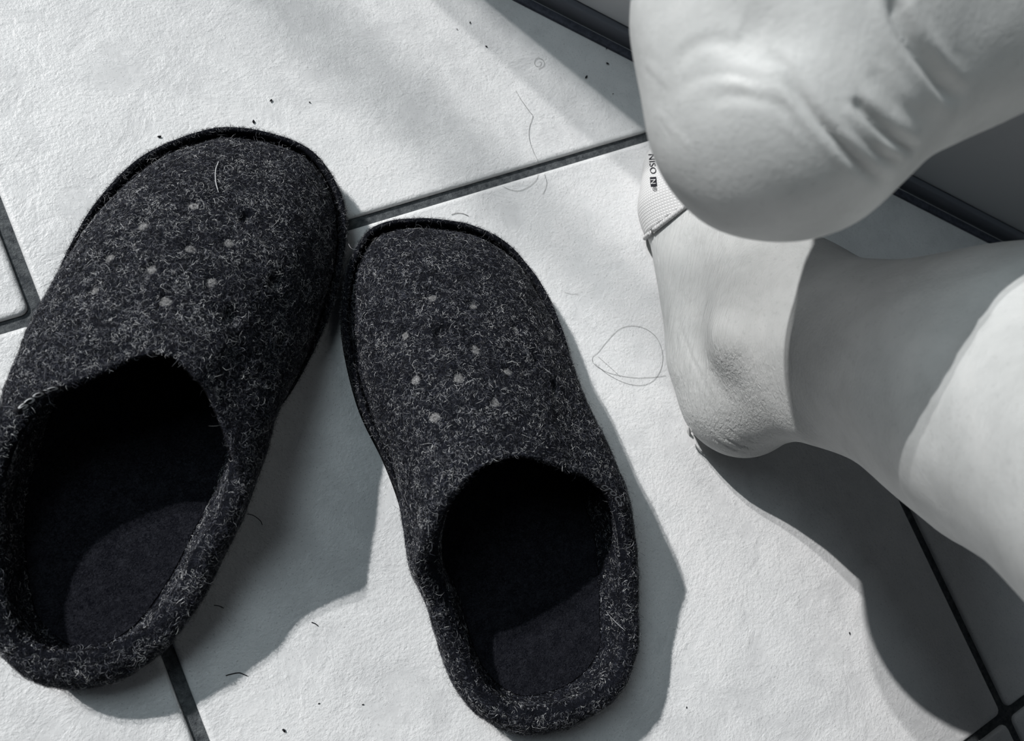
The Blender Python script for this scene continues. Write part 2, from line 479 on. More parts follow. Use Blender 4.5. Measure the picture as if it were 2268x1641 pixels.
    path[:, 2] = 0.0155 + 0.0010 * wobble
    Vw, Fw = [], []
    # lip section: flat upright band
    sec = [(-0.9, -1.6), (0.5, -1.6), (1.0, -0.6), (0.9, 0.8), (0.3, 1.5), (-0.5, 1.4), (-0.9, 0.6)]
    for q, o_, r_ in zip(path, out[idx], wr):
        for sx, sz in sec: Vw.append(q + o_ * sx * r_ * 0.75 + np.array([0, 0, sz * r_]))
    ns = len(sec)
    for i in range(len(idx) - 1):
        for k_ in range(ns):
            l_ = (k_ + 1) % ns
            Fw.append((i * ns + k_, i * ns + l_, (i + 1) * ns + l_, (i + 1) * ns + k_))
    welt = link_mesh('toe_welt', mesh_np('toe_welt', Vw, Fw), M_felt, root)
    welt['label'] = 'raised felt edge running round the toe'
    dV, dF = [], []
    # pale felt discs at the bottom of the vent holes
    for (hc, hn, hr, pale) in hp:
        if not pale: continue
        c_ = hc - hn * 0.0019
        e1 = np.cross(hn, [0.3, 1, 0.1]); e1 /= np.linalg.norm(e1); e2 = np.cross(hn, e1)
        Vd = [tuple(c_ + hn * 0.0004)]; 
        for rr_, dz in ((0.55, 0.0003), (1.0, 0.0)):
            for k_ in range(14):
                an = 2 * math.pi * k_ / 14; rj = hr * 0.92 * rr_ * (1 + 0.16 * random.uniform(-1, 1))
                Vd.append(tuple(c_ + hn * dz + e1 * rj * math.cos(an) + e2 * rj * math.sin(an)))
        Fd = [(0, 1 + k_, 1 + (k_ + 1) % 14) for k_ in range(14)] + [(1 + k_, 15 + k_, 15 + (k_ + 1) % 14, 1 + (k_ + 1) % 14) for k_ in range(14)]
        md_ = bpy.data.meshes.new('vent_hole'); md_.from_pydata(Vd, [], Fd)
        nb_ = len(dV); dV += Vd; dF += [(f[0] + nb_, f[1] + nb_, f[2] + nb_, (f[3] if len(f) > 3 else f[2]) + nb_) for f in Fd]
        link_mesh('vent_hole', md_, M_hole, root)['label'] = 'pale round vent hole'
    disc_V = np.array(dV); disc_F = np.array(dF)
    # woven name tag along the rim with stitched letters
    s_a, s_b = text_px
    n_t = 40
    ii = (np.linspace(s_a, s_b, n_t) / NS * M)
    def rimp(t):      # t in 0..1 along the tag
        q = (s_a + (s_b - s_a) * t) / NS * M
        i0 = int(math.floor(q)) % M; f = q - math.floor(q); i1 = (i0 + 1) % M
        pa = top[i0] * (1 - f) + top[i1] * f; pb = li[i0] * (1 - f) + li[i1] * f
        return pa, pb
    Vt = []
    wj = 6
    def tagp(t, w, lift=0.0):   # w -1..1 across, from outer face over lip to inside
        pa, pb = rimp(t)
        inn = pb - pa; inn[2] = 0; inn /= np.linalg.norm(inn) + 1e-9
        q = pa + inn * 0.0045 * (w * 0.5 + 0.35) + np.array([0, 0, 0.0022 - 0.0016 * w * w - 0.0006 * w])
        return q + np.array([0, 0, lift])
    for i in range(n_t):
        for k_ in range(wj): Vt.append(tagp(i / (n_t - 1), -1 + 2 * k_ / (wj - 1)))
    tg = link_mesh('name_tag', mesh_np('name_tag', Vt, grid_faces(n_t, wj, False)), M_tag, root)
    tg['label'] = 'black woven tag with small stitched letters on the rim'
    cu = bpy.data.curves.new('t', 'FONT'); cu.body = text; cu.size = 1.0; cu.offset = 0.012
    to = bpy.data.objects.new('t', cu); COL.objects.link(to)
    dg = bpy.context.evaluated_depsgraph_get()
    tme = bpy.data.meshes.new_from_object(to.evaluated_get(dg))
    bpy.data.objects.remove(to)
    bmt = bmesh.new(); bmt.from_mesh(tme); bmesh.ops.subdivide_edges(bmt, edges=bmt.edges[:], cuts=1); bmesh.ops.triangulate(bmt, faces=bmt.faces[:])
    xs = [v_.co.x for v_ in bmt.verts]; ys = [v_.co.y for v_ in bmt.verts]
    x0, x1, y0, y1 = min(xs), max(xs), min(ys), max(ys)
    for v_ in bmt.verts:
        tt = 0.08 + 0.84 * (v_.co.x - x0) / (x1 - x0); ww = (v_.co.y - y0) / (y1 - y0) * 2 - 1
        if logo_dir < 0: tt = 1 - tt; ww = -ww
        v_.co = Vector(tagp(tt, 0.62 * ww * -1, 0.0003))
    bmt.to_mesh(tme); bmt.free()
    tme.materials.clear()
    link_mesh('tag_lettering', tme, text_mat, tg, smooth=False)
    # ---------------- wool fibres standing off the felt
    def fibres(V, F, n, lmin, lmax, wmin, wmax, lift, cols, seed, stand=0.25, clump=False, flip=1, zk=1.0):
        r_ = np.random.default_rng(seed)
        V = np.asarray(V); F = np.asarray(F)
        tri = np.concatenate([F[:, [0, 1, 2]], F[:, [0, 2, 3]]])
        A, B_, C_ = V[tri[:, 0]], V[tri[:, 1]], V[tri[:, 2]]
        cr = np.cross(B_ - A, C_ - A); ar = np.linalg.norm(cr, axis=1)
        pick = r_.choice(len(tri), n, p=ar / ar.sum())
        u1, u2 = r_.random(n), r_.random(n); fl = u1 + u2 > 1; u1[fl] = 1 - u1[fl]; u2[fl] = 1 - u2[fl]
        p = A[pick] + (B_ - A)[pick] * u1[:, None] + (C_ - A)[pick] * u2[:, None]
        nn = cr[pick] / (ar[pick][:, None] + 1e-12)
        sgn = np.where((nn * (p - np.array([cen[0], cen[1], 0.015 if zk == 1 else 0.012])) * np.array([1, 1, zk])).sum(1) < 0, -1, 1) * flip; nn = nn * sgn[:, None]
        e1 = np.cross(nn, r_.normal(size=(n, 3))); e1 /= np.linalg.norm(e1, axis=1)[:, None]
        e2 = np.cross(nn, e1)
        Ln = r_.uniform(lmin, lmax, n) * (0.6 + 0.8 * r_.random(n)); W = r_.uniform(wmin, wmax, n)
        curl = r_.normal(0, 2.0, n); K = 3
        st = np.abs(r_.normal(0, stand, n))
        pts = [p + nn * 0.0001]; ang = r_.uniform(-0.3, 0.3, n)
        for k_ in range(K):
            dirr = e1 * np.cos(ang)[:, None] + e2 * np.sin(ang)[:, None] + nn * (st * (1 - k_ * 0.55))[:, None] + nn * (lift * (1 if k_ == 0 else -0.15))
            dirr /= np.linalg.norm(dirr, axis=1)[:, None]
            pts.append(pts[-1] + dirr * (Ln / K)[:, None]); ang = ang + curl / K * 2
        pts = np.stack(pts, 1)                       # n,K+1,3
        tdir = np.gradient(pts, axis=1)
        # ribbons: width lies in the surface plane, twisted a little
        wv_ = np.cross(tdir, (nn + 0.5 * r_.normal(size=(n, 3)))[:, None, :]); wv_ /= np.linalg.norm(wv_, axis=2)[..., None] + 1e-12
        tap = np.array([1, 1, 0.85, 0.3])[None, :, None] * W[:, None, None] * 0.5
        La, Lb = pts - wv_ * tap, pts + wv_ * tap
        VV = np.stack([La, Lb], 2).reshape(-1, 3)     # n,(K+1),2
        base_ = (np.arange(n) * (K + 1) * 2)[:, None]
        k_ = (np.arange(K) * 2)[None, :]
        FF = np.stack([base_ + k_, base_ + k_ + 1, base_ + k_ + 3, base_ + k_ + 2], -1).reshape(-1, 4)
        pr_ = np.cumsum([c_[1] for c_ in cols]); rv = r_.random(n)
        if clump:
            nz = np.array([mn.noise(Vector(q * 260)) + 0.7 * mn.noise(Vector(q * 90)) for q in p])
            rv = np.clip(rv + nz * 0.26, 0, 0.9999)
        cl = np.searchsorted(pr_ / pr_[-1], rv)
        cc_ = np.array([c_[0] for c_ in cols])[cl] * r_.uniform(0.6, 1.4, n)[:, None]
        return VV, FF, np.repeat(cc_, (K + 1) * 2, 0)
    cols = [((0.005, 0.0055, 0.008), 0.42), ((0.035, 0.038, 0.052), 0.30), ((0.16, 0.165, 0.18), 0.21), ((0.46, 0.465, 0.47), 0.07)]
    Uv = U.reshape(-1, 3); Uf = grid_faces(M, nU)
    parts = [fibres(Uv, Uf, nfib, 0.0012, 0.0030, 0.00008, 0.00016, 0.25, cols, 1, clump=True)]
    parts.append(fibres(Uv, Uf, int(nfib * 0.055), 0.003, 0.007, 0.00007, 0.00012, 0.5, cols, 2, 0.8))
    hf = grid_faces(M, X2.shape[1])[fm.ravel()]
    parts.append(fibres(X2.reshape(-1, 3), hf, int(nfib * 0.20), 0.0012, 0.0030, 0.00009, 0.00017, 0.25, cols, 3, clump=True, flip=-1))
    parts.append(fibres(np.array(Vw), np.array(Fw), int(nfib * 0.09), 0.0012, 0.0036, 0.00008, 0.00016, 0.35, [((0.01, 0.01, 0.014), 0.35), ((0.06, 0.063, 0.072), 0.38), ((0.20, 0.20, 0.21), 0.27)], 4, 0.6, zk=60.0))
    parts.append(fibres(np.array([tuple(p) for p in vb]), np.array(fb), 260, 0.0003, 0.0012, 0.00012, 0.0003, 0.2, [((0.25, 0.25, 0.26), 0.5), ((0.6, 0.6, 0.6), 0.2), ((0.08, 0.085, 0.1), 0.3)], 6))
    parts.append(fibres(disc_V, disc_F, 130 * len(holes), 0.0006, 0.0016, 0.00007, 0.00013, 0.25, [((0.02, 0.02, 0.025), 0.3), ((0.12, 0.12, 0.125), 0.35), ((0.36, 0.36, 0.365), 0.35)], 8))
    off = 0; VV, FF, CC = [], [], []
    for a1, b1, c1 in parts: VV.append(a1); FF.append(b1 + off); CC.append(c1); off += len(a1)
    VV = np.concatenate(VV); FF = np.concatenate(FF); CC = np.concatenate(CC)
    VV[:, 2] = np.maximum(VV[:, 2], 0.0006)
    mef = bpy.data.meshes.new('wool_fibres')
    mef.vertices.add(len(VV)); mef.vertices.foreach_set('co', VV.astype(np.float32).ravel())
    mef.loops.add(FF.size); mef.loops.foreach_set('vertex_index', FF.astype(np.int32).ravel())
    mef.polygons.add(len(FF)); mef.polygons.foreach_set('loop_start', np.arange(0, FF.size, 4, dtype=np.int32))
    mef.update(calc_edges=True)
    ca = mef.color_attributes.new('wool', 'FLOAT_COLOR', 'POINT')
    ca.data.foreach_set('color', np.concatenate([CC, np.ones((len(CC), 1))], 1).astype(np.float32).ravel())
    fo = link_mesh('wool_fibres', mef, M_fibre, root, smooth=False); fo['kind'] = 'stuff'
    return root, bvh

L_ST = [(540,287,350,782,.074),(680,330,384,790,.075),(755,430,430,830,.074),(767,540,463,865,.069),(735,690,492,922,.064),
        (675,830,521,990,.060),(612,935,538,1045,.057),(580,1030,542,1098,.054),(548,1130,516,1165,.045),(492,1240,470,1235,.038),
        (443,1335,434,1325,.033),(372,1435,366,1400,.029),(290,1498,285,1448,.028),(200,1528,196,1476,.028),(110,1520,106,1476,.029),
        (40,1480,28,1448,.030),(-15,1410,-25,1385,.033),(-45,1280,-50,1270,.034),(-45,1130,-48,1120,.039),(-20,1015,-18,1005,.047),
        (18,905,18,932,.054),(52,800,70,880,.060),(88,690,128,855,.066),(142,560,205,826,.069),(212,450,265,800,.071),(312,352,315,786,.073),(430,299,335,782,.074)]
R_ST = [(915,486,1140,1008,.080),(1035,499,1190,1012,.078),(1125,545,1235,1030,.073),(1192,625,1275,1045,.066),(1240,725,1305,1053,.063),
        (1278,850,1335,1073,.061),(1312,960,1368,1100,.058),(1345,1060,1391,1148,.052),(1375,1150,1403,1215,.043),(1392,1250,1406,1300,.036),
        (1398,1350,1404,1380,.032),(1396,1440,1398,1450,.031),(1370,1512,1376,1512,.031),(1310,1575,1310,1568,.032),(1222,1618,1225,1595,.033),
        (1140,1624,1140,1598,.033),(1068,1592,1070,1573,.033),(1013,1532,1026,1520,.033),(972,1450,990,1430,.034),(944,1350,956,1348,.040),
        (905,1262,922,1268,.052),(892,1190,932,1205,.064),(878,1110,962,1130,.074),(848,1020,1010,1075,.080),(790,890,1060,1034,.082),
        (755,720,1100,1014,.082),(769,590,1118,1010,.082),(820,508,1132,1008,.081)]
hr = 0.0029
slA, bvhA = slipper('felt_slipper', 'large dark felt clog slipper at the left, cut off by the picture edge', 'pair of dark felt slippers', L_ST, None, 0.6,
    [(427,450,hr),(313,497,hr),(238,568,hr),(332,593,hr),(422,547,hr),(507,534,hr),(468,622,hr),(367,665,hr*1.1),(205,640,hr*.8)],
    [(515,700,hr*1.3),(610,625,hr),(545,480,hr),(620,760,hr*.9)], 'crocs', (20.3, 22.0), M_thread, 105000, -1, 5.6)
slB, bvhB = slipper('felt_slipper', 'dark felt clog slipper in the middle of the floor, toe touching the other slipper', 'pair of dark felt slippers', R_ST, None, 0.3,
    [(957,655,hr),(893,741,hr*.9),(918,838,hr),(1018,835,hr),(960,922,hr),(1100,888,hr),(1055,770,hr),(1050,675,hr*.9),(1145,725,hr*.8),(1128,820,hr)],
    [(980,735,hr*1.4),(1190,790,hr),(1230,860,hr)], 'crocs', (4.9, 6.6), M_thread_dim, 95000, 1, 6.6)

# ------------------------------------------------------------------ person (signed distance body)
def rcone(p, a, b, r1, r2):
    a = np.asarray(a, np.float32); b = np.asarray(b, np.float32)
    ba = b - a; l2 = float(ba @ ba)
    t = np.clip(((p - a) @ ba) / l2, 0, 1)
    d = np.sqrt(((p - a - t[..., None] * ba) ** 2).sum(-1))
    return d - (r1 + (r2 - r1) * t)
def ellip(p, c, R_, rad):
    q = (p - np.asarray(c, np.float32)) @ np.asarray(R_, np.float32).T
    rad = np.asarray(rad, np.float32)
    k0 = np.sqrt(((q / rad) ** 2).sum(-1)); k1 = np.sqrt(((q / rad ** 2) ** 2).sum(-1)) + 1e-6
    return k0 * (k0 - 1.0) / k1
def smin(a, b, k):
    h = np.clip(0.5 + 0.5 * (b - a) / k, 0, 1)
    return b * (1 - h) + a * h - k * h * (1 - h)
u_ = np.array([0.34, 0.94, 0]); u_ /= np.linalg.norm(u_); v_ = np.array([u_[1], -u_[0], 0]); H0 = np.array([0.334, -0.181, 0.0])
def LF(a, b, z): return H0 + u_ * a + v_ * b + np.array([0, 0, z])
LEG1 = np.array([0.345, -0.219, 0.194])
KNEE1 = np.array([0.190, -0.315, 0.445])
PELV = np.array([0.36, -0.80, 0.52])
low_parts = [  # a, b, r1, r2, blend
    (LF(0.000, 0.000, 0.031), LF(0.030, 0.002, 0.034), 0.033, 0.031, 0.012),
    (LF(-0.002, 0.000, 0.040), LF(-0.004, 0.002, 0.085), 0.029, 0.022, 0.016),
    (LF(0.020, 0.002, 0.045), LF(0.040, 0.006, 0.085), 0.034, 0.034, 0.022),
    (LF(0.030, -0.009, 0.026), LF(0.125, -0.0155, 0.021), 0.027, 0.0225, 0.018),
    (LF(0.040, 0.014, 0.040), LF(0.140, 0.026, 0.022), 0.030, 0.021, 0.020),
    (LF(0.050, 0.006, 0.072), LF(0.135, 0.006, 0.034), 0.033, 0.024, 0.022),
    (LF(0.125, -0.015, 0.019), LF(0.150, -0.013, 0.016), 0.020, 0.015, 0.015),
    (LF(0.135, 0.030, 0.020), LF(0.150, 0.028, 0.016), 0.021, 0.016, 0.015),
]
for k_, (bb, ln, rr) in enumerate(((-0.019, .160, .0075), (-0.008, .168, .0080), (0.004, .175, .0085), (0.017, .180, .009), (0.033, .182, .012))):
    low_parts.append((LF(0.13, bb, 0.017), LF(ln, bb, rr + 0.002), rr + .004, rr, 0.006))
leg1_parts = [
    (LF(0.032, 0.004, 0.085), LEG1, 0.034, 0.056, 0.020),
    (LF(-0.004, 0.002, 0.080), LEG1 + np.array([0.012, -0.020, -0.02]), 0.020, 0.038, 0.026),
    (LEG1, LEG1 * 0.35 + KNEE1 * 0.65, 0.056, 0.058, 0.03),
    (LEG1 * 0.35 + KNEE1 * 0.65, KNEE1, 0.056, 0.056, 0.03),
    (KNEE1, PELV + np.array([-0.09, 0, 0]), 0.060, 0.085, 0.03),
]
# malleoli
low_parts.append((LF(0.020, -0.026, 0.078), LF(0.022, -0.027, 0.080), 0.013, 0.013, 0.018))
# upper foot, placed along camera-independent axes (toes +U2, leg +L2, sole normal +N2)
HU = CAM + (np.array([0.2185, -0.098, 0.2635]) - CAM) * 1.075
U2 = np.array([0.343, 0.912, 0.226]); U2 /= np.linalg.norm(U2)
L2 = np.array([0.80, -0.33, 0.22]) ; L2 -= U2 * (L2 @ U2); L2 /= np.linalg.norm(L2)
N2 = np.cross(U2, L2)
SU = 1.07
def UF(a, b, c): return HU + (U2 * a + L2 * b + N2 * c) * SU   # a to toes, b up the leg, c across
AK = UF(0.062, 0.075, 0.010)
KNEE2 = np.array([0.535, -0.165, 0.44])
up_parts = [
    (UF(0.004, 0.004, 0), UF(0.030, 0.000, 0), 0.036, 0.034, 0.014),
    (UF(0.004, 0.010, 0), UF(0.028, 0.055, 0.010), 0.034, 0.027, 0.018),
    (UF(0.030, 0.020, 0), AK, 0.034, 0.036, 0.022),
    (UF(0.030, -0.002, 0.004), UF(0.140, -0.006, 0.010), 0.030, 0.022, 0.02),
    (UF(0.035, 0.010, -0.012), UF(0.145, 0.000, -0.026), 0.028, 0.020, 0.02),
    (UF(0.060, 0.045, -0.002), UF(0.140, 0.012, -0.004), 0.034, 0.024, 0.022),
    (UF(0.140, -0.006, 0.012), UF(0.170, -0.006, 0.012), 0.021, 0.016, 0.015),
    (UF(0.145, 0.000, -0.028), UF(0.168, -0.002, -0.028), 0.021, 0.017, 0.015),
]
for k_, (bb, ln, rr) in enumerate(((0.026, .175, .0075), (0.012, .184, .0080), (-0.002, .190, .0085), (-0.016, .195, .009), (-0.033, .198, .012))):
    up_parts.append((UF(0.15, -0.004, bb), UF(ln, -0.002, bb), rr + .004, rr, 0.006))
leg2_parts = [
    (AK, AK * 0.6 + KNEE2 * 0.4, 0.036, 0.052, 0.02),
    (UF(0.030, 0.055, 0.010), AK * 0.6 + KNEE2 * 0.4, 0.024, 0.045, 0.026),
    (AK * 0.6 + KNEE2 * 0.4, KNEE2, 0.054, 0.058, 0.03),
    (KNEE2, PELV + np.array([0.09, 0, 0]), 0.060, 0.085, 0.03),
]
up_parts = [(a, b, r1 * SU, r2 * SU, k) for a, b, r1, r2, k in up_parts]
leg2_parts = [(a, b, r1 * (SU if i_ < 2 else 1), r2, k) for i_, (a, b, r1, r2, k) in enumerate(leg2_parts)]
def chain(p, parts):
    d = None
    for a, b, r1, r2, k in parts:
        e = rcone(p, a, b, r1, r2)
        d = e if d is None else smin(d, e, k)
    return d
def sdf_low(p):
    d = chain(p, low_parts + leg1_parts)
    return -smin(-d, p[..., 2] - 0.0006, 0.006) if True else d    # flattened on the floor
def sdf_up(p): return chain(p, up_parts + leg2_parts)
def sdf_body(p):
    d = np.minimum(sdf_low(p), sdf_up(p))
    pel = rcone(p, PELV + np.array([-0.10, -0.01, 0]), PELV + np.array([0.10, -0.01, 0]), 0.10, 0.10)
    return smin(d, pel, 0.03)

def surface_nets(fn, lo, hi, h):
    lo = np.array(lo, float); n = np.ceil((np.array(hi) - lo) / h).astype(int) + 1
    D = np.empty(n, np.float32)
    ys, zs = np.meshgrid(lo[1] + h * np.arange(n[1]), lo[2] + h * np.arange(n[2]), indexing='ij')
    for i in range(0, n[0], 16):
        xs = lo[0] + h * np.arange(i, min(i + 16, n[0]))
        Pq = np.empty((len(xs),) + ys.shape + (3,), np.float32)
        Pq[..., 0] = xs[:, None, None]; Pq[..., 1] = ys; Pq[..., 2] = zs
        D[i:i + 16] = fn(Pq)
    neg = D < 0
    cells = np.zeros(tuple(n - 1), np.int8)
    cor = [(i, j, k) for i in (0, 1) for j in (0, 1) for k in (0, 1)]
    sl = lambda A, c: A[c[0]:A.shape[0] - 1 + c[0], c[1]:A.shape[1] - 1 + c[1], c[2]:A.shape[2] - 1 + c[2]]
    for c in cor: cells += sl(neg, c)
    act = (cells > 0) & (cells < 8)
    ids = np.argwhere(act); vid = -np.ones(act.shape, np.int64); vid[act] = np.arange(len(ids))
    acc = np.zeros((len(ids), 3)); cnt = np.zeros(len(ids))
    for a in cor:
        for ax in range(3):
            if a[ax]: continue
            b = list(a); b[ax] = 1
            da = D[ids[:, 0] + a[0], ids[:, 1] + a[1], ids[:, 2] + a[2]]; db = D[ids[:, 0] + b[0], ids[:, 1] + b[1], ids[:, 2] + b[2]]
            m_ = (da < 0) != (db < 0); t = np.where(m_, da / np.where(m_, da - db, 1), 0)
            q = np.tile(np.array(a, float), (len(ids), 1)); q[:, ax] += t
            acc[m_] += q[m_]; cnt[m_] += 1
    V = lo + h * (ids + acc / cnt[:, None])
    F = []
    for ax in range(3):
        o1, o2 = (ax + 1) % 3, (ax + 2) % 3
        s0_ = [slice(1, -1)] * 3; s0_[ax] = slice(0, -1)
        s1_ = list(s0_); s1_[ax] = slice(1, None)
        A_, B_ = neg[tuple(s0_)], neg[tuple(s1_)]
        e = np.argwhere(A_ != B_); st = A_[A_ != B_]
        e = e + np.array([0 if k == ax else 1 for k in range(3)])
        def cell(d1, d2):
            c = e.copy(); c[:, o1] += d1; c[:, o2] += d2
            return vid[c[:, 0], c[:, 1], c[:, 2]]
        Q = np.stack([cell(-1, -1), cell(0, -1), cell(0, 0), cell(-1, 0)], 1)
        Q[~st] = Q[~st][:, ::-1]; F.append(Q)
    F = np.concatenate(F); F = F[(F >= 0).all(1)]
    return V, F

def subdivide(V, F):
    E = np.concatenate([F[:, [0, 1]], F[:, [1, 2]], F[:, [2, 3]], F[:, [3, 0]]]); E.sort(1)
    key, inv = np.unique(E[:, 0].astype(np.int64) * (len(V) + 1) + E[:, 1], return_inverse=True)
    a = key // (len(V) + 1); b = key % (len(V) + 1)
    em = (V[a] + V[b]) / 2; fm = V[F].mean(1); nV = len(V); nE = len(em); nF = len(F)
    e = inv.reshape(4, nF).T + nV; c = np.arange(nF) + nV + nE
    Q = np.concatenate([np.stack([F[:, k], e[:, k], c, e[:, (k + 3) % 4]], 1) for k in range(4)])
    return np.concatenate([V, em, fm]), Q

def grad(fn, V, e=0.0006):
    V = V.astype(np.float64); out = np.empty_like(V)
    for k in range(3):
        d = np.zeros(3); d[k] = e
        out[:, k] = (fn(V + d) - fn(V - d)) / (2 * e)
    return out
def project(fn, V, it=3):
    for _ in range(it):
        d = fn(V); g = grad(fn, V); V = V - g * (d / ((g ** 2).sum(1) + 1e-6))[:, None].clip(-0.004, 0.004)
    g = grad(fn, V); return V, g / (np.linalg.norm(g, axis=1)[:, None] + 1e-9)
def trace(fn, px, py):
    d = ray(px, py); t = 0.05
    for _ in range(160):
        s_ = float(fn((CAM + d * t)[None])[0])
        if s_ < 0.00002: return CAM + d * t
        t += s_ * 0.8
        if t > 1.5: return None
    return CAM + d * t

V, F = surface_nets(sdf_body, (0.06, -0.95, -0.006), (0.80, 0.30, 0.67), 0.006)
V, _ = project(sdf_body, V, 2)
V, F = subdivide(V, F); V, F = subdivide(V, F)
V, Nn = project(sdf_body, V, 3)
# creases: (pixels on the skin, depth m, width m, which foot)
creases = [
    ([(1735,165),(1770,215),(1800,252),(1850,310),(1905,365),(1965,412)], 0.0016, 0.0012, sdf_up),
    ([(1890,215),(1909,243),(1949,283),(1998,316),(2035,335)], 0.0018, 0.0014, sdf_up),
    ([(1870,255),(1917,308),(1949,340),(2000,362)], 0.0009, 0.0011, sdf_up),
    ([(1978,-30),(1984,10),(1998,53),(2030,109),(2075,166),(2105,200),(2135,222)], 0.0026, 0.0023, sdf_up),
    ([(1930,150),(1949,182),(1998,235),(2058,275)], 0.0006, 0.0018, sdf_up),
    ([(1505,200),(1540,178),(1600,166),(1660,172),(1700,190)], 0.00035, 0.0010, sdf_up),
    ([(1490,150),(1530,110),(1575,92),(1640,100)], 0.00045, 0.0018, sdf_up),
    ([(1560,228),(1610,214),(1660,216),(1720,232),(1750,260)], 0.00045, 0.0014, sdf_up),
    ([(1545,190),(1590,182),(1640,190),(1690,208)], -0.0003, 0.0007, sdf_up),
    ([(1390,115),(1430,140),(1475,178)], -0.0004, 0.0009, sdf_up),
    ([(1450,240),(1500,300),(1530,330)], -0.00025, 0.0008, sdf_up),
    ([(1700,120),(1740,150),(1785,205),(1800,235)], 0.0004, 0.0011, sdf_up),
    ([(1720,260),(1760,300),(1790,330)], -0.00025, 0.0008, sdf_up),
    ([(1640,60),(1690,75)], 0.0012, 0.0070, sdf_up),
    ([(1585,950),(1612,975),(1650,990),(1700,995),(1742,986)], 0.0005, 0.0010, sdf_low),
    ([(1570,962),(1610,990),(1655,1004),(1712,1003)], 0.0005, 0.0009, sdf_low),
    ([(1600,940),(1640,968),(1690,980),(1745,975)], 0.00045, 0.0009, sdf_low),
    ([(1575,985),(1615,1008),(1660,1016),(1700,1012)], 0.0004, 0.0008, sdf_low),
    ([(1500,700),(1520,760),(1560,850),(1590,900)], 0.0004, 0.0012, sdf_low),
    ([(1530,640),(1500,720),(1515,820)], 0.0004, 0.0012, sdf_low),
    ([(1640,880),(1620,840),(1600,780),(1610,720)], 0.0003, 0.0040, sdf_low),
]
for px, dep, wid, fn in creases:
    pp = [trace(fn, *q) for q in px]; pp = [q for q in pp if q is not None]
    if len(pp) < 2: continue
    pc = catmull(np.array(pp), len(pp) * 10, closed=False)
    pc = np.array([p for p in pc])
    near = np.where(((V > pc.min(0) - 4 * wid).all(1)) & ((V < pc.max(0) + 4 * wid).all(1)))[0]
    if len(near) == 0: continue
    d = np.full(len(near), 1.0); tt = np.zeros(len(near))
    for i in range(len(pc) - 1):
        a, b = pc[i], pc[i + 1]; ab = b - a
        t = np.clip(((V[near] - a) @ ab) / (ab @ ab + 1e-12), 0, 1)
        e = np.linalg.norm(V[near] - a - t[:, None] * ab, axis=1)
        m_ = e < d; d[m_] = e[m_]; tt[m_] = (i + t[m_]) / (len(pc) - 1)
    end = np.clip(np.minimum(tt, 1 - tt) * 5 + (0.0 if len(pp) > 2 else 0.6), 0, 1)
    V[near] -= Nn[near] * (dep * end * (np.exp(-(d / wid) ** 2) - 0.35 * np.exp(-((d - 2.0 * wid) / wid) ** 2)))[:, None]
from mathutils import noise as mn
lumps = np.array([mn.noise(Vector(p * 38)) for p in V]); V += Nn * (lumps * 0.0009)[:, None]
V[:, 2] = np.maximum(V[:, 2], 0.0005)
person = empty('person', (H0[0], H0[1], 0)); tag(person, 'person with bare lower legs, one foot on the tiles and the other raised above it', 'person')
body = link_mesh('body', mesh_np('body', V, F), M_skin, person)

def added_shorts_fn(p):  # unseen dark clothing over the thighs, added to cut bounce light
    d = rcone(p, KNEE1 * 0.72 + PELV * 0.28 + np.array([-0.02, 0, 0]), PELV + np.array([-0.09, 0, 0]), 0.082, 0.100)
    d = smin(d, rcone(p, KNEE2 * 0.72 + PELV * 0.28 + np.array([0.02, 0, 0]), PELV + np.array([0.09, 0, 0]), 0.082, 0.100), 0.02)
    d = smin(d, rcone(p, PELV + np.array([-0.10, -0.01, 0]), PELV + np.array([0.10, -0.01, 0]), 0.112, 0.112), 0.03)
    return d
Vp, Fp = surface_nets(added_shorts_fn, (0.06, -0.96, 0.34), (0.72, -0.20, 0.68), 0.008)
M_added_shorts, nt, b = new_mat('dark_cotton', (0.02, 0.02, 0.025), 0.95, 0.1)
link_mesh('added_shorts', mesh_np('added_shorts', Vp, Fp), M_added_shorts, person)['label'] = 'unseen dark cotton clothing added to cut bounce light'

# ---- white sock on the front of the lower foot
c1 = at(1436, 520, 0.016); c2 = at(1524, 452, 0.046)
cd = (c2 - c1)[:2]; cn = np.array([-cd[1], cd[0]]); cn /= np.linalg.norm(cn)
if cn @ u_[:2] < 0: cn = -cn
def sock_outer(p):
    d = None
    for a, b, r1, r2, k in low_parts:
        e = rcone(p, a, b, r1, r2); d = e if d is None else smin(d, e, max(k, 0.016))
    d = d - 0.0010
    return -smin(-d, p[..., 2] - 0.0004, 0.005)
def sock_fn(p):
    d = sock_outer(p)
    return np.maximum(d, -((p[..., :2] - c1[:2]) @ cn))
Vs, Fs = surface_nets(sock_fn, (0.29, -0.13, -0.006), (0.50, 0.08, 0.10), 0.003)
Vs, Fs = subdivide(Vs, Fs)
g = grad(sock_fn, Vs); Vs = Vs - g * (sock_fn(Vs) / ((g ** 2).sum(1) + 1e-6))[:, None].clip(-.002, .002)
Vs[:, 2] = np.maximum(Vs[:, 2], 0.0003)
sock = link_mesh('sock', mesh_np('sock', Vs, Fs), M_sock, person); sock['label'] = 'white knitted sock covering only the front of the lower foot'
# hem: tube along the cut
cc_ = np.array([*(c1[:2] + (c2 - c1)[:2] * 1.6), 0.028]); cdir = np.array([*(cd / np.linalg.norm(cd)), 0.0])
